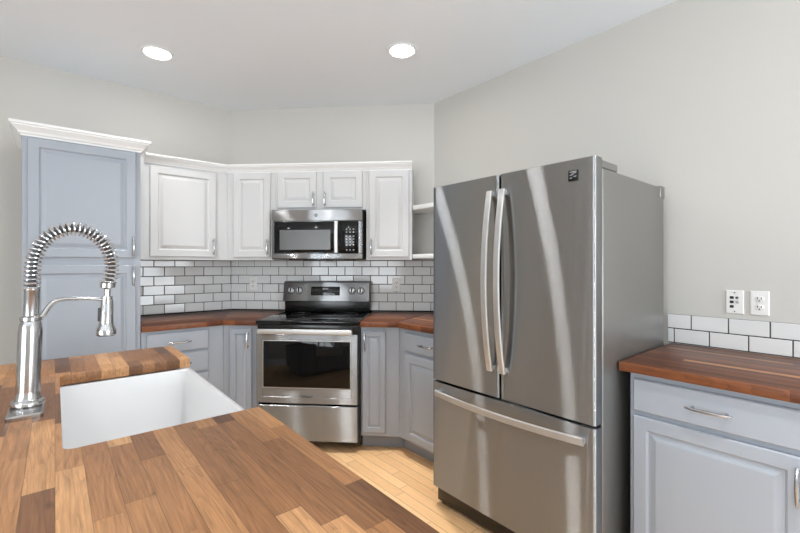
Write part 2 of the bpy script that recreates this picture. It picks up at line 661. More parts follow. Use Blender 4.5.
t = thing('wall_cabinet', 'narrow white wall cabinet left of the microwave', 'cabinet', DIAG, .34, .15, UZ0)
c = (.34, .15)
MB().prism([P(T22 * .002 + G, .002), P(T22 * UD + G, UD), P(.522, UD), P(.522, .002)], 0, UZ1 - UZ0, .0015, 1).build('carcass', M_WHITE, t, smooth=False)
door(t, .185 - c[0], .497 - c[0], .024, .712, -(UD - c[1]), M_WHITE, .479 - c[0], .105)

MZ1 = 1.786
t = thing('wall_cabinet', 'short white two-door wall cabinet above the microwave', 'cabinet', DIAG, .905, .15, MZ1)
c = (.905, .15)
MB().prism([P(.524, .002), P(.524, UD), P(1.280, UD), P(1.280, .002)], 0, UZ1 - MZ1, .0015, 1).build('carcass', M_WHITE, t, smooth=False)
door(t, .556 - c[0], .878 - c[0], .020, .311, -(UD - c[1]), M_WHITE, .860 - c[0], .088, L=.115)
door(t, .936 - c[0], 1.252 - c[0], .020, .311, -(UD - c[1]), M_WHITE, .954 - c[0], .088, L=.115)

t = thing('wall_cabinet', 'narrow white wall cabinet right of the microwave, beside the open shelves', 'cabinet', DIAG, 1.465, .15, UZ0)
c = (1.465, .15)
MB().prism([P(1.282, .002), P(1.282, UD), P(1.648, UD), P(1.648, .002)], 0, UZ1 - UZ0, .0015, 1).build('carcass', M_WHITE, t, smooth=False)
door(t, 1.308 - c[0], 1.626 - c[0], .024, .712, -(UD - c[1]), M_WHITE, 1.328 - c[0], .105)

# crown over the row of white wall cabinets
p0 = Vector(fpt(LEFT, .502, UD + .001))
p1 = Vector(fpt(LEFT, ux(UD + .001), UD + .001))
p2 = Dp(1.649, UD + .001)
p3 = Dp(1.649, .002)
cr2 = sweep([tuple(p) for p in (p0, p1, p2)], [(o * .82, z * .86 + 2.098) for o, z in CROWN]).build('crown_moulding', M_TRIM, smooth=False)
tag(cr2, 'white crown moulding running along the tops of the white wall cabinets', 'moulding')

# -- open corner shelves between wall cabinet and right wall
for z0, lab in ((1.786, 'upper white open corner shelf between wall cabinet and refrigerator'), (1.398, 'lower white open corner shelf just above the tiles by the refrigerator')):
    q = [Dp(1.652, .002), Dp(1.652, .30), Vector((2.186, 2.395)), Vector((2.186, 2.0)), Vector((XR - .002, 2.0)), Vector((XR - .002, B.y))]
    o = MB().prism([(p.x - 2.35, p.y - 2.3) for p in q], 0, .034, .002, 2).build('corner_shelf', M_SHELFBACK, loc=(2.35, 2.3, z0))
    tag(o, lab, 'shelf')

# -- base cabinets
BD = .60
bx_ = lambda d: A.x - T22 * d
t = thing('base_cabinet', 'blue-grey drawer base cabinet between pantry and corner, behind the sink', 'cabinet', LEFT, .75, .3, 0)
c = (.75, .3)
base_body(t, [P(.440, .002), P(.440, BD), P(bx_(BD) - G, BD), P(bx_(.002) - G, .002)],
          [P(.440, .01), P(.440, BD - .07), P(bx_(BD - .07) - G, BD - .07), P(bx_(.01) - G, .01)])
yb = -(BD - c[1])
for z0, z1 in ((.742, .878), (.585, .728), (.36, .571), (.125, .346)):
    drawer(t, .468 - c[0], .858 - c[0], z0, z1, yb, M_BLUE, .15)

t = thing('base_cabinet', 'narrow blue-grey base cabinet left of the range', 'cabinet', DIAG, .38, .3, 0)
c = (.38, .3)
base_body(t, [P(T22 * .002 + G, .002), P(T22 * BD + G, BD), P(.526, BD), P(.526, .002)],
          [P(T22 * .01 + G, .01), P(T22 * (BD - .07) + G, BD - .07), P(.526, BD - .07), P(.526, .01)])
door(t, .306 - c[0], .474 - c[0], .135, .872, yb, M_BLUE, .452 - c[0], .79, True)

t = thing('base_cabinet', 'narrow blue-grey base cabinet right of the range', 'cabinet', DIAG, 1.44, .3, 0)
c = (1.44, .3)
base_body(t, [P(1.292, .002), P(1.292, BD), P(LD - T22 * BD - G, BD), P(LD - T22 * .002 - G, .002)],
          [P(1.292, .01), P(1.292, BD - .07), P(LD - T22 * (BD - .07) - G, BD - .07), P(LD - T22 * .01 - G, .01)])
door(t, 1.305 - c[0], 1.474 - c[0], .135, .866, yb, M_BLUE, 1.326 - c[0], .79, True)

# right wall frame: a = -Y
t = thing('base_cabinet', 'blue-grey base cabinet with drawer and door, half hidden behind the refrigerator', 'cabinet', RIGHT, -1.95, .3, 0)
c = (-1.95, .3)
ry = lambda d: -(B.y - T22 * d)
base_body(t, [P(ry(.002) + G, .002), P(ry(BD) + G, BD), P(-1.672, BD), P(-1.672, .002)],
          [P(ry(.01) + G, .01), P(ry(BD - .07) + G, BD - .07), P(-1.672, BD - .07), P(-1.672, .01)])
drawer(t, -2.190 - c[0], -1.700 - c[0], .742, .868, yb, M_BLUE, .14, -1.96 - c[0])
door(t, -2.190 - c[0], -1.700 - c[0], .125, .718, yb, M_BLUE, -1.725 - c[0], .64)

RD = .622
t = thing('base_cabinet', 'large blue-grey base cabinet with drawer and raised-panel door, right of the refrigerator', 'cabinet', RIGHT, -.426, .3, 0)
c = (-.426, .3)
base_body(t, [P(-.707, .002), P(-.707, RD), P(-.146, RD), P(-.146, .002)], [P(-.707, .01), P(-.707, RD - .07), P(-.146, RD - .07), P(-.146, .01)])
yr = -(RD - c[1])
drawer(t, -.690 - c[0], -.162 - c[0], .738, .872, yr, M_BLUE, .145)
door(t, -.690 - c[0], -.162 - c[0], .125, .718, yr, M_BLUE, -.188 - c[0], .626)
t = thing('base_cabinet', 'blue-grey base cabinet at the right-hand edge, past the large one', 'cabinet', RIGHT, .135, .3, 0)
c = (.135, .3)
base_body(t, [P(-.144, .002), P(-.144, RD), P(.415, RD), P(.415, .002)], [P(-.144, .01), P(-.144, RD - .07), P(.415, RD - .07), P(.415, .01)])
drawer(t, -.128 - c[0], .398 - c[0], .738, .872, yr, M_BLUE, .145)
door(t, -.128 - c[0], .398 - c[0], .125, .718, yr, M_BLUE, -.102 - c[0], .626)

# ------------------------------------------------------------------ worktops
CD = .632
cxm = lambda d: A.x - T22 * d
# left one: two legs meeting in a mitre; each leg has strips along its own length
o = thing('countertop', 'dark walnut butcher block countertop in the corner left of the range', 'countertop', LEFT, .85, .3, CB)
c = (.85, .3)
MB().prism([P(.440, .0145), P(.440, CD), P(cxm(CD), CD), P(cxm(.0145), .0145)], 0, CT - CB, .002, 2).build('slab', M_WALNUT, o)
dg = MB()
o2c = (.36, .3)
sl = MB().prism([(T22 * .0145 - .36, -(.0145 - .3)), (T22 * CD - .36, -(CD - .3)), (.527 - .36, -(CD - .3)), (.527 - .36, -(.0145 - .3))], 0, CT - CB, .002, 2).build('slab', M_WALNUT, o)
Lp = Vector(fpt(DIAG, .36, .3)) - Vector(fpt(LEFT, .85, .3))
sl.location = (Lp.x, Lp.y, 0)
sl.rotation_euler = (0, 0, -math.pi / 4)

o = thing('countertop', 'reddish walnut butcher block countertop between range and refrigerator', 'countertop', DIAG, 1.5, .3, CB)
c = (1.5, .3)
MB().prism([P(1.291, .0145), P(1.291, CD), P(LD - T22 * CD, CD), P(LD - T22 * .0145, .0145)], 0, CT - CB, .002, 2).build('slab', M_WALNUT, o)
c2 = (-2.0, .3)
Q = lambda a, d: (a - c2[0], -(d - c2[1]))
sl = MB().prism([Q(ry(.0145), .0145), Q(ry(CD), CD), Q(-1.668, CD), Q(-1.668, .0145)], 0, CT - CB, .002, 2).build('slab', M_WALNUT, o)
dv = Vector(fpt(RIGHT, -2.0, .3)) - Vector(fpt(DIAG, 1.5, .3))
sl.location = (dv.x * R2 - dv.y * R2, dv.x * R2 + dv.y * R2, 0)
sl.rotation_euler = (0, 0, -math.pi / 4)

o = thing('countertop', 'long walnut butcher block countertop right of the refrigerator', 'countertop', RIGHT, -.2, .33, CB)
c = (-.2, .33)
MB().prism([P(-.737, .0145), P(-.737, .666), P(.43, .666), P(.43, .0145)], 0, CT - CB, .003, 2).build('slab', M_WALNUT, o)


# ------------------------------------------------------------------ tiled backsplashes
def tile_field(m, fr, a0, a1, z0, z1, first_z, a_ref, w, h, gap=.0048, thick=.009, seed=1, row0=0, keep=None):
    rnd = random.Random(seed)
    k = 0
    z = first_z
    while z < z1 - .004:
        zt = min(z + h, z1)
        off = a_ref + (w / 2 if (k + row0) % 2 else 0)
        n0 = math.floor((a0 - off) / w) - 1
        n1 = math.ceil((a1 - off) / w) + 1
        for i in range(n0, n1):
            x0 = max(off + i * w + gap / 2, a0)
            x1 = min(off + (i + 1) * w - gap / 2, a1)
            if x1 - x0 < .012:
                continue
            zz0, zz1 = max(z + gap / 2, z0), zt - gap / 2
            if zz1 - zz0 < .006:
                continue
            t = bmesh.new()
            tx, tz = rnd.gauss(0, .015), rnd.gauss(0, .015)
            xm, zm = (x0 + x1) / 2, (zz0 + zz1) / 2
            pts = []
            b = .0022
            for (dd, ins) in ((.003, 0), (thick - .0015, 0), (thick, b)):
                ringp = []
                for (xx, zz) in ((x0 + ins, zz0 + ins), (x1 - ins, zz0 + ins), (x1 - ins, zz1 - ins), (x0 + ins, zz1 - ins)):
                    d = dd + ((xx - xm) * tx + (zz - zm) * tz if dd > .004 else 0)
                    px, py = fpt(fr, xx, d)
                    ringp.append((px, py, zz))
                pts.append(ringp)
            m.loft(pts, cap0=False)
        z += h
        k += 1


def grout_face(m, fr, a0, a1, z0, z1):
    x0, y0 = fpt(fr, a0, .0015)
    m.prism([fpt(fr, a0, .001), fpt(fr, a1, .001), fpt(fr, a1, .0045), fpt(fr, a0, .0045)], z0, z1)


TZ0, TZ1 = CT + .001, 1.384
TH_ = .0763
bs = thing('tile_backsplash', 'white subway tile backsplash with dark grout behind the range', 'backsplash', loc=(1.7, 3.2, TZ0))
org = Vector((1.7, 3.2, TZ0))
m = MB()
FZ = CT + .012
tile_field(m, LEFT, .440, A.x - .004, TZ0, TZ1, FZ, .5335, .1500, TH_, seed=2)
tile_field(m, DIAG, .004, LD - .004, TZ0, TZ1, FZ, .1435 - .15, .1500, TH_, seed=3)
tile_field(m, RIGHT, -(B.y - .004), -1.7, TZ0, TZ1, FZ, -2.45, .1500, TH_, seed=5)
tl = m.build('tiles', M_TILE, bs, smooth=False)
tl.location = -org
m = MB()
grout_face(m, LEFT, .440, A.x - .003, TZ0, TZ1)
grout_face(m, DIAG, .003, LD - .003, TZ0, TZ1)
grout_face(m, RIGHT, -(B.y - .003), -1.7, TZ0, TZ1)
g = m.build('grout', M_GROUT, bs, smooth=False)
g.location = -org

bs2 = thing('tile_backsplash', 'low two-row white subway tile backsplash right of the refrigerator', 'backsplash', loc=(XR, .1, TZ0))
org = Vector((XR, .1, TZ0))
m = MB()
tile_field(m, RIGHT, -.752, .43, TZ0, TZ0 + .152, CT + .002, -.7235, .1518, .0755, seed=8)
tl = m.build('tiles', M_TILE, bs2, smooth=False)
tl.location = -org
m = MB()
grout_face(m, RIGHT, -.7505, .43, TZ0, TZ0 + .1505)
g = m.build('grout', M_GROUT, bs2, smooth=False)
g.location = -org


# ------------------------------------------------------------------ outlets
def plate_mb(w=.070, h=.114):
    return MB().panel(-w / 2, w / 2, -h / 2, h / 2, 0, -.006, [(0, .004), (.003, .0005), (.006, 0)])


def outlet(label, fr, a, z, d0):
    t = thing('wall_outlet', label, 'outlet', fr, a, d0, z, group='wall outlets')
    plate_mb().build('cover_plate', M_PLATE, t, smooth=False)
    for s in (-1, 1):
        zc = s * .0195
        pts = []
        n = 24
        for yy, k in ((-.0055, 1.0), (-.008, 1.0), (-.0085, .95)):
            pts.append([(.0172 * k * math.cos(2 * math.pi * i / n), yy, zc + max(-.0125, min(.0125, .0172 * k * math.sin(2 * math.pi * i / n))) * k) for i in range(n)])
        rc = MB().loft(pts).build('receptacle', M_PLATE, t)
        sm = MB().box(-.0082, -.0054, -.0092, -.0070, zc - .001, zc + .009).box(.0054, .0082, -.0092, -.0070, zc - .001, zc + .008)
        sm.lathe([(.003, -.0011), (.003, .0011)], 12, Matrix.Translation((0, -.0081, zc - .0075)) @ Matrix.Rotation(math.pi / 2, 4, 'X'))
        sm.build('slots', M_SLOT, rc)
    MB().lathe([(.003, 0), (.003, .0012), (.0015, .0018)], 12, Matrix.Translation((0, -.006, 0)) @ Matrix.Rotation(math.pi / 2, 4, 'X')).build('screw', M_PLATE, t)
    return t


outlet('white duplex outlet in the tiles left of the range', DIAG, .2125, 1.178, .0115)
outlet('pale duplex outlet in the tiles right of the range', DIAG, 1.497, 1.174, .0115)
outlet('white duplex outlet on the plain right wall, right of the jack plate', RIGHT, -.381, 1.170, .001)
t = thing('jack_plate', 'white wall plate with phone and cable jacks above the low tiles', 'jack plate', RIGHT, -.472, .001, 1.170)
plate_mb().build('cover_plate', M_PLATE, t, smooth=False)
for x, z in ((-.011, .021), (-.011, .0), (-.011, -.022)):
    MB().box(x - .0075, x + .0075, -.0072, -.0050, z - .0065, z + .0065, .0008, 1).build('jack_opening', M_SLOT, t)
MB().lathe([(.0075, 0), (.0075, .003), (.005, .003), (.005, .010), (.002, .010)], 16, Matrix.Translation((.011, -.006, .0)) @ Matrix.Rotation(math.pi / 2, 4, 'X')).build('coax_jack', M_CHROME, t)
MB().lathe([(.006, 0), (.006, .002), (.004, .002), (.004, .006), (.002, .006)], 16, Matrix.Translation((.009, -.006, .021)) @ Matrix.Rotation(math.pi / 2, 4, 'X')).build('coax_jack', M_LOGO, t)
for z in (.045, -.045):
    MB().lathe([(.003, 0), (.003, .0012), (.0015, .0018)], 12, Matrix.Translation((0, -.006, z)) @ Matrix.Rotation(math.pi / 2, 4, 'X')).build('screw', M_LOGO, t)

# ------------------------------------------------------------------ range
RT0, RT1 = .531, 1.287
rc_ = ((RT0 + RT1) / 2, .35)
t = thing('range', 'stainless steel freestanding electric range with black glass cooktop', 'range', DIAG, rc_[0], rc_[1])
hw = (RT1 - RT0) / 2
Y = lambda d: -(d - rc_[1])
MB().box(-hw, hw, Y(.618), Y(.03), .045, .915, .003).build('body', M_BLACK, t)
for sx in (-1, 1):
    for d in (.10, .48):
        MB().lathe([(.02, 0), (.02, .012), (.010, .014), (.010, .046)], 16, Matrix.Translation((sx * (hw - .05), Y(d), 0))).build('foot', M_BLACK, t)
ck = MB().box(-hw, hw, Y(.675), Y(.03), .915, .944, .006, 3).build('cooktop', M_GLASSBLK, t)
rings = MB()
for bx, d, r in ((-.19, .50, .115), (.19, .50, .09), (-.19, .22, .08), (.19, .22, .10)):
    rings.lathe([(r, 0), (r, .0003), (r - .003, .0003), (r - .003, 0), (r, 0)], 48, Matrix.Translation((bx, Y(d), .9441)))
rings.build('burner_marks', M_LOGO, ck)
# upstand: black lower part and sloped steel control panel
MB().box(-hw + .002, hw - .014, Y(.095), Y(.022), .944, 1.050, .003).build('upstand', M_BLACK, t)
bgm = MB()
rr = []
for x in (-hw - .006, hw - .014):
    rr.append([(x, Y(.030), 1.036), (x, Y(.122), 1.036), (x, Y(.122), 1.046), (x, Y(.092), 1.196), (x, Y(.078), 1.206), (x, Y(.030), 1.206)])
bgm.loft(rr, bevel=.003)
bk = bgm.build('control_panel', M_STEEL_P, t)
slope = math.atan2(.030, .150)
# matrix of the sloped face: local x right, local y up the slope, local z outward
FM = Matrix.Translation((-.014, Y(.107), 1.121)) @ Matrix.Rotation(math.pi / 2 - slope, 4, 'X')
MB().box(-.125, .125, -.036, .040, .0002, .004, .002, 2, FM).build('display', M_GLASSBLK, bk)
for i in range(4):
    MB().box(-.024 + i * .013, -.015 + i * .013, .014, .028, .0040, .0044, M=FM).build('clock_digit', M_PRINT, bk)
for r_ in range(2):
    for i in range(9):
        if r_ == 0 and abs(i - 4) < 2:
            continue
        x = -.105 + i * .02625
        MB().box(x - .006, x + .006, -.000 - r_ * .018, .0025 - r_ * .018, .0040, .0044, M=FM).build('key_mark', M_LOGO, bk)
for x in (-.300, -.228, .232, .306):
    MB().lathe([(.031, .0002), (.031, .0025), (.026, .003), (0, .003)], 28, FM @ Matrix.Translation((x, 0.005, 0))).build('knob_skirt', M_BLACK, bk)
    k = MB().lathe([(.0255, .003), (.0255, .006), (.022, .008), (.0205, .022), (.018, .024), (0, .024)], 28, FM @ Matrix.Translation((x, 0.005, 0))).build('knob', M_HANDLE, bk)
    MB().box(-.006, .006, -.020, .020, .0235, .030, .0015, 2, FM @ Matrix.Translation((x, .005, 0))).build('grip', M_BLACK, k)
# oven door
fd = .668
od = MB().panel(-hw + .004, hw - .006, .346, .848, Y(.62), Y(fd), [(0, .004), (.004, 0), (.046, 0), (.048, .002)]).build('oven_door', M_STEEL_R, t, smooth=False)
wb = MB().box(-.322, .318, Y(fd + .0015), Y(fd - .004), .462, .796, .003, 2).build('window', M_OVENWIN, od)
MB().panel(-.327, .323, .457, .801, Y(fd - .003), Y(fd + .0012), [(0, .001), (.001, 0), (.005, 0), (.006, .004)]).build('window_trim', M_HANDLE, od, smooth=False)
hd = MB()
for sx in (-1, 1):
    hd.box(sx * .318 - .014, sx * .318 + .014, Y(fd + .040), Y(fd + .002), .858, .880, .003, 2)
hd.box(-.350, .340, Y(fd + .052), Y(fd + .026), .853, .889, .008, 3)
hd.build('handle', M_HANDLE, od)
MB().box(-hw + .006, hw - .008, Y(.650), Y(.62), .850, .912, .002).build('vent_trim', M_BLACK, t)
text('emblem', 'Whirlpool', .020, M_LOGO, od, Matrix.Translation((.0, Y(fd + .0006), .398)) @ Matrix.Rotation(math.pi / 2, 4, 'X'))
MB().panel(-hw + .004, hw - .006, .078, .332, Y(.62), Y(fd), [(0, .004), (.004, 0), (.02, 0)]).build('storage_drawer', M_STEEL_R, t, smooth=False)

# ------------------------------------------------------------------ microwave
mc = ((.541 + 1.266) / 2, .2)
mw = (1.266 - .541) / 2
t = thing('microwave', 'stainless over-the-range microwave with black door glass and keypad', 'microwave', DIAG, mc[0], mc[1], 1.380)
Y = lambda d: -(d - mc[1])
MB().box(-mw, mw, Y(.375), Y(.003), .012, .404, .003).build('body', M_DARKGAP, t)
MB().box(-mw, mw, Y(.402), Y(.376), .312, .403, .006, 3).build('vent_panel', M_STEEL_P, t)
lower = MB()
lower.loft([[(x, Y(.374), .010), (x, Y(.396), .010), (x, Y(.404), .018), (x, Y(.404), .056), (x, Y(.374), .056)] for x in (-mw, mw)], bevel=.003)
lower.build('lower_trim', M_STEEL_R, t)
dr = MB().box(-mw + .001, .146, Y(.403), Y(.376), .058, .310, .004, 2).build('door', M_STEEL_R, t)
MB().box(-mw + .022, .140, Y(.406), Y(.4025), .062, .306, .0015, 2).build('door_glass', M_GLASSBLK, dr)
MB().box(-mw + .066, .112, Y(.4068), Y(.405), .086, .242, .0006, 1).build('window', M_MWWIN, dr)
hm = MB()
n = 12
hm.tube([(.163, Y(.428 + .008 * (1 - (2 * i / n - 1) ** 2)), .062 + .244 * i / n) for i in range(n + 1)], 1, 16, flat=(.0145, .009))
for z in (.076, .292):
    hm.box(.151, .175, Y(.430), Y(.4065), z - .010, z + .010, .002)
hm.build('handle', M_HANDLE, dr)
MB().box(.148, .188, Y(.4065), Y(.376), .060, .308, .002, 2).build('door_stile', M_GLASSBLK, dr)
cp = MB().box(.190, mw - .036, Y(.4065), Y(.376), .060, .308, .002, 2).build('control_panel', M_GLASSBLK, t)
for z in (.084, .122, .145, .168, .191, .222, .245):
    for i in range(3):
        x = .241 + i * .0270
        MB().box(x - .0052, x + .0052, Y(.4070), Y(.4063), z - .0040, z + .0040).build('key', M_PRINT, cp)
MB().box(mw - .034, mw, Y(.402), Y(.376), .058, .310, .004, 2).build('side_trim', M_STEEL_R, t)
RX = Matrix.Rotation(math.pi / 2, 4, 'X')
eb = MB().lathe([(.0165, 0), (.0165, .0008), (0, .0008)], 32, Matrix.Translation((-.004, Y(.4018), .357)) @ RX).build('emblem', M_LOGO, t)
MB().lathe([(.0165, .0008), (.0165, .0014), (.0135, .0014), (.0135, .0008), (.0165, .0008)], 32, Matrix.Translation((-.004, Y(.4018), .357)) @ RX).build('emblem_ring', M_PRINT, eb)
text('emblem_letters', 'GE', .016, M_PRINT, eb, Matrix.Translation((-.004, Y(.4029), .357)) @ RX)
MB().box(-.25, .25, Y(.33), Y(.06), .004, .012, .002).box(-.12, .12, Y(.36), Y(.335), 0, .012, .002).build('underside_vents', M_BLACK, t)

# ------------------------------------------------------------------ refrigerator
FY0, FY1 = .742, 1.655
fc = (-(FY0 + FY1) / 2, .46)
t = thing('refrigerator', 'tall stainless steel french door refrigerator with bottom freezer drawer', 'refrigerator', RIGHT, fc[0], fc[1])
fh = (FY1 - FY0) / 2
Y = lambda X: -((XR - X) - fc[1])
FX = 1.634                     # front face of the doors at the sides
MB().box(-fh + .004, fh - .004, Y(1.708), Y(2.415), .055, 1.745, .006, 3).build('case', M_CASE, t)
MB().box(-fh + .015, fh - .015, Y(1.66), Y(1.75), .022, .106, .004).build('base_grille', M_BLACK, t)
for sx in (-1, 1):
    for X in (1.70, 2.36):
        MB().lathe([(.022, 0), (.022, .016), (.014, .018), (.014, .057 if X > 2 else .024)], 16, Matrix.Translation((sx * (fh - .040), Y(X), 0))).build('foot', M_BLACK, t)
MB().box(-fh + .012, fh - .012, Y(1.710), Y(1.698), .115, 1.74).build('gasket', M_DARKGAP, t)
BUL = .002


def curved_front(x0, x1, z0, z1, xb, name, bulge_fn, edge=.012):
    """door slab with a gently bowed front and rounded vertical edges"""
    n = 24
    pl = [(x0, Y(xb)), ]
    front = []
    for i in range(n + 1):
        x = x0 + (x1 - x0) * i / n
        front.append((x, bulge_fn(x)))
    poly = [(x1, Y(xb)), (x0, Y(xb))]
    r = edge
    # rounded corner left, front, rounded corner right
    fx = []
    for i in range(5):
        a = math.pi / 2 * i / 4
        fx.append((x0 + r - r * math.cos(a), bulge_fn(x0 + r) + r - r * math.sin(a)))
    for i in range(1, n):
        x = x0 + r + (x1 - x0 - 2 * r) * i / n
        fx.append((x, bulge_fn(x)))
    for i in range(5):
        a = math.pi / 2 * (1 - i / 4)
        fx.append((x1 - r + r * math.cos(a), bulge_fn(x1 - r) + r - r * math.sin(a)))
    poly += fx
    return MB().prism(poly, z0, z1, .0)


bul = lambda x: Y(FX) - BUL * (1 - (x / fh) ** 2)
ZS = .702
ld = curved_front(-fh, -.003, ZS + .006, 1.782, 1.692, 'door', bul).build('door', M_STEEL, t, angle=30)
rd = curved_front(.003, fh, ZS + .006, 1.782, 1.692, 'door', bul).build('door', M_STEEL, t, angle=30)
fz = curved_front(-fh, fh, .108, ZS - .008, 1.692, 'freezer_drawer', bul).build('freezer_drawer', M_STEEL, t, angle=30)


def bow_handle(parent, p0, p1, out, hw_, th):
    n = 26
    P0, P1 = Vector(p0), Vector(p1)
    pts = []
    for i in range(n + 1):
        q = i / n
        b = 1 - (2 * q - 1) ** 2
        p = P0.lerp(P1, q)
        pts.append((p.x, p.y - .022 - out * b, p.z))
    m = MB().tube(pts, 1, 16, flat=(hw_, th) if abs(P0.z - P1.z) > .1 and False else (hw_, th))
    d = (P1 - P0).normalized()
    for P_, s in ((P0, 1), (P1, -1)):
        q = P_ + d * s * .012
        m.box(q.x - .011, q.x + .011, q.y - .028, q.y + .002, q.z - .011, q.z + .011, .003)
    return m.build('handle', M_HANDLE, parent, angle=40)


def bow(parent, horizontal, c_, a0, a1, base_y, out):
    """flat bar bowed away from the door"""
    n = 30
    wid, th = .0165, .0065
    rings = []
    for i in range(n + 1):
        q = i / n
        b = 1 - (2 * q - 1) ** 2
        s = a0 + (a1 - a0) * q
        y = base_y - .020 - out * b
        if horizontal:
            y += -BUL * (1 - (s / fh) ** 2)
        sec = [(-wid, -th * .4), (-wid * .8, -th), (wid * .8, -th), (wid, -th * .4), (wid, th * .4), (wid * .8, th), (-wid * .8, th), (-wid, th * .4)]
        if horizontal:
            rings.append([(s, y + v, c_ + u) for u, v in sec])
        else:
            rings.append([(c_ + u, y + v, s) for u, v in sec])
    m = MB().loft(rings)
    for e, sg in ((a0, 1), (a1, -1)):
        k = e + sg * .014
        if horizontal:
            yy = base_y - BUL * (1 - (k / fh) ** 2)
            m.box(k - .012, k + .012, yy - .024, yy + .003, c_ - .012, c_ + .012, .002)
        else:
            m.box(c_ - .012, c_ + .012, base_y - .024, base_y + .003, k - .012, k + .012, .002)
    return m.build('handle', M_HANDLE, parent, angle=30)


bow(ld, False, -.043, .835, 1.706, bul(-.043), .046)
bow(rd, False, .030, .835, 1.706, bul(.030), .046)
bow(fz, True, .640, -.415, .418, Y(FX), .036)
for sx in (-1, 1):
    MB().box(sx * (fh - .045) - .040, sx * (fh - .045) + .040, Y(1.700), Y(1.855), 1.7455, 1.778, .006, 2).build('hinge_cover', M_CASE, t)
    MB().box(sx * (fh - .012) - .012, sx * (fh - .012) + .012, Y(2.36), Y(2.42), 1.690, 1.753, .006, 2).build('rear_bracket', M_CASE, t)
# square badge with pale strokes
bdx = .366
by = bul(bdx)
bd = MB().box(bdx - .021, bdx + .021, by - .0028, by + .002, 1.694, 1.738, .001, 2).build('badge', M_BLACK, rd)
st = MB()
for i, (x0, x1, z) in enumerate(((-.016, .017, 1.731), (-.006, .016, 1.7255), (-.016, .004, 1.7185), (.0, .016, 1.711), (-.016, -.002, 1.706))):
    st.prism([(bdx + x0, z - .0014), (bdx + x1, z + .0006), (bdx + x1 - .004, z + .0030), (bdx + x0 + .004, z + .0012)], 0, .0006, M=Matrix.Translation((0, by - .0028, 0)) @ RX)
st.build('badge_strokes', M_PRINT, bd)

# ------------------------------------------------------------------ island
IX0, IX1 = -.55, .455
IY0, IY1 = .36, 2.348
SY0, SY1, SX0 = 1.178, 1.978, .013
t = thing('island_cabinet', 'blue-grey island cabinet carrying the butcher block top and the white sink', 'cabinet', loc=(0, 1.35, 0))
oy = 1.35
w = MB()
w.box(IX0 + .04, IX0 + .06, IY0 + .04 - oy, IY1 - .03 - oy, .10, CB - .002)
w.box(IX0 + .06, IX1 - .03, IY0 + .04 - oy, IY0 + .06 - oy, .10, CB - .002)
w.box(IX0 + .06, IX1 - .03, IY1 - .05 - oy, IY1 - .03 - oy, .10, CB - .002)
w.box(IX1 - .05, IX1 - .03, IY0 + .06 - oy, SY0 - .004 - oy, .10, CB - .002)
w.box(IX1 - .05, IX1 - .03, SY1 + .004 - oy, IY1 - .05 - oy, .10, CB - .002)
w.box(IX1 - .05, IX1 - .03, SY0 - .004 - oy, SY1 + .004 - oy, .10, .594)
w.box(IX0 + .06, IX1 - .05, IY0 + .06 - oy, IY1 - .05 - oy, .10, .12)
w.build('carcass', M_BLUE, t, smooth=False)
MB().box(IX0 + .10, IX1 - .11, IY0 + .10 - oy, IY1 - .09 - oy, 0, .099).build('toe_kick', M_TOE, t)
for y0, y1, z0, z1 in ((.43, .79, .13, .87), (.80, 1.16, .13, .87), (1.19, 1.573, .13, .58), (1.583, 1.966, .13, .58), (1.99, 2.29, .13, .87)):
    dmb = MB().panel(y0 - oy, y1 - oy, z0, z1, 0, -.02, RAISED)
    dob = dmb.build('door', M_BLUE, t, smooth=False)
    dob.rotation_euler = (0, 0, math.pi / 2)
    dob.location = (IX1 - .03 + .0005, 0, 0)
    pull(dob, y1 - oy - .025, z1 - .10, -.02)


def arc(cx_, cy_, r, a0, a1, n=6):
    return [(cx_ + r * math.cos(math.radians(a0 + (a1 - a0) * i / n)), cy_ + r * math.sin(math.radians(a0 + (a1 - a0) * i / n))) for i in range(n + 1)]


# top is built in a frame whose x runs along world Y (strips run that way)
t = thing('island_countertop', 'light brown butcher block island top in the foreground with a sink cutout', 'countertop', loc=(0, 1.35, CB), rotz=math.pi / 2)
W = lambda X, Yw: (Yw - 1.35, -X)
r = .024
poly = [W(IX0, IY0), W(IX1, IY0), W(IX1, SY0)]
poly += [W(x, y) for x, y in arc(SX0 + r, SY0 + r, r, 270, 180)]
poly += [W(x, y) for x, y in arc(SX0 + r, SY1 - r, r, 180, 90)]
poly += [W(IX1, SY1), W(IX1, IY1), W(IX0, IY1)]
MB().prism(poly, 0, CT - CB, .0022, 2).build('slab', M_ISLAND, t)

# farmhouse sink
t = thing('farmhouse_sink', 'white fireclay apron-front sink set into the island top', 'sink', loc=(.225, (SY0 + SY1) / 2, .60))
sx0, sx1 = SX0 - .042 - .225, IX1 + .004 - .225
hy = (SY1 - SY0) / 2


def rrect(x0, x1, y0, y1, r, z, n=6):
    return [(x, y, z) for x, y in arc(x1 - r, y1 - r, r, 0, 90, n) + arc(x0 + r, y1 - r, r, 90, 180, n) + arc(x0 + r, y0 + r, r, 180, 270, n) + arc(x1 - r, y0 + r, r, 270, 360, n)]


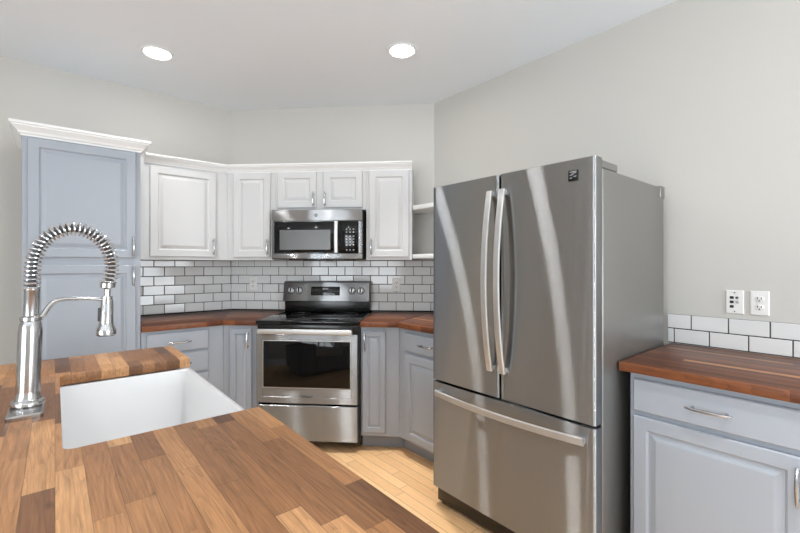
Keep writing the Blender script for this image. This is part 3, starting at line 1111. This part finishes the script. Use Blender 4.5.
zt = CB - .002 - .60
rg = [rrect(sx0 + .01, sx1 - .008, -hy + .0, hy - .0, .012, 0), rrect(sx0, sx1, -hy - .002, hy + .002, .012, .008),
      rrect(sx0, sx1, -hy - .002, hy + .002, .012, zt - .006), rrect(sx0 + .005, sx1 - .005, -hy + .004, hy - .004, .012, zt),
      rrect(sx0 + .022, sx1 - .020, -hy + .004 + .014, hy - .004 - .014, .020, zt), rrect(sx0 + .027, sx1 - .025, -hy + .023, hy - .023, .022, zt - .008),
      rrect(sx0 + .034, sx1 - .030, -hy + .030, hy - .030, .03, .05), rrect(sx0 + .06, sx1 - .055, -hy + .056, hy - .056, .03, .026)]
MB().loft(rg).build('basin', M_SINK, t, angle=50)
MB().lathe([(.045, .0262), (.045, .0285), (.034, .0285), (.030, .0268), (0, .0268)], 32, Matrix.Translation((.0, 0, 0))).build('drain', M_CHROME, t)

# ------------------------------------------------------------------ faucet
FBX, FBY = -.060, 1.575
t = thing('kitchen_faucet', 'brushed nickel pull-down spring faucet standing on the island by the sink', 'faucet', loc=(FBX, FBY, CT))
pl = []
for k, (z, g_) in enumerate(((.0003, 0), (.010, 0), (.014, .004))):
    pl.append(rrect(-.040 + g_, .036 - g_, -.104 + g_, .062 - g_, .010, z))
MB().loft(pl).build('deck_plate', M_FAUCET, t)
bl = [(.036, .0142), (.0385, .017), (.0385, .024), (.036, .028), (.0315, .031), (.0290, .038), (.0270, .056), (.0270, .218), (.0262, .232), (.0245, .245), (.0215, .252)]
MB().lathe(bl, 40).build('body', M_FAUCET, t)
MB().lathe([(.021, .2522), (.0245, .254), (.0245, .263), (.021, .265), (.0175, .268), (.0175, .336), (.0185, .338), (.0185, .344), (.0155, .345)], 36).build('stem', M_FAUCET, t)
KN = [(0, .340), (0, .400), (.006, .446), (.030, .494), (.078, .522), (.128, .514), (.166, .480), (.184, .430), (.184, .392), (.1775, .358)]


def catmull(K, n=24):
    out = []
    for i in range(len(K) - 1):
        p0, p1, p2, p3 = (Vector(K[max(0, min(len(K) - 1, q))]) for q in (i - 1, i, i + 1, i + 2))
        for q in range(n):
            u = q / n
            out.append(.5 * ((2 * p1) + (p2 - p0) * u + (2 * p0 - 5 * p1 + 4 * p2 - p3) * u * u + (3 * p1 - p0 - 3 * p2 + p3) * u ** 3))
    out.append(Vector(K[-1]))
    return out


SPN = catmull(KN)
CUM = [0]
for a_, b_ in zip(SPN, SPN[1:]):
    CUM.append(CUM[-1] + (b_ - a_).length)
LT = CUM[-1]


def spine(s):
    """point and direction on the hose centre line, s metres along it"""
    k = 0
    while k < len(CUM) - 2 and CUM[k + 1] < s:
        k += 1
    u = (s - CUM[k]) / (CUM[k + 1] - CUM[k])
    p = SPN[k].lerp(SPN[k + 1], u)
    d = (SPN[min(k + 2, len(SPN) - 1)] - SPN[max(k - 1, 0)]).normalized()
    return Vector((p.x, 0, p.y)), Vector((d.x, 0, d.y))


hp = [spine(LT * i / 60)[0] for i in range(61)]
MB().tube(hp, .0095, 14).build('hose', M_HOSE, t)
NT, PER = 36, 14
hx = []
for i in range(NT * PER + 1):
    s = LT * i / (NT * PER)
    p, d = spine(s)
    n1 = Vector((0, 1, 0))
    n2 = d.cross(n1)
    a = 2 * math.pi * i / PER
    rs = .0178
    hx.append(p + (n1 * math.cos(a) + n2 * math.sin(a)) * rs)
# spring: explicit frames keep the wire from twisting
MB().tube(hx, .0030, 7).build('spring', M_SPRING, t)
xe = .1765
ze = .358
MT = Matrix.Translation((xe, 0, 0))
MB().lathe([(.0165, ze + .004), (.0205, ze + .002), (.0205, ze - .012), (.012, ze - .014), (.0085, ze - .018), (.0085, ze - .045), (.012, ze - .047)], 28, MT).build('hose_collar', M_FAUCET, t)
zh = ze - .047
sh = MB().lathe([(.012, zh + .0005), (.0165, zh - .004), (.0165, zh - .020), (.0175, zh - .022), (.0185, zh - .072), (.0205, zh - .084), (.0250, zh - .093), (.0265, zh - .100), (.0265, zh - .110), (.024, zh - .113), (0, zh - .113)], 36, MT).build('spray_head', M_FAUCET, t)
MB().lathe([(.0225, zh - .1132), (.0225, zh - .1155), (0, zh - .1155)], 28, MT).build('nozzle_face', M_HOSE, sh)
MB().box(xe - .0225, xe - .0165, -.006, .006, zh - .070, zh - .028, .002).build('trigger', M_HOSE, sh)
# support arm from the ring to the spray head
am = [(.019, 0, .258), (.027, 0, .268), (.034, 0, .284), (.043, 0, .299), (.056, 0, .309), (.076, 0, .313), (.11, 0, .313), (.14, 0, .311), (xe - .010, 0, .308)]
MB().tube(am, [.0075, .0075, .0072, .007, .0065, .006, .0055, .0052, .005], 12).build('support_arm', M_FAUCET, t)
MB().lathe([(.0095, .296), (.0150, .297), (.0150, .318), (.0095, .319)], 24, MT).build('docking_ring', M_FAUCET, t)
# the column leans a little towards the basin
for ch in t.children:
    if ch.name.split('.')[0] != 'deck_plate':
        ch.rotation_euler = (0, math.radians(1.6), 0)

# rows of one kind
for o in COL.objects:
    k = o.name.split('.')[0]
    if o.parent is None and k in ('wall_cabinet', 'base_cabinet', 'corner_shelf'):
        o['group'] = {'wall_cabinet': 'white wall cabinets', 'base_cabinet': 'blue-grey base cabinets', 'corner_shelf': 'open corner shelves'}[k]
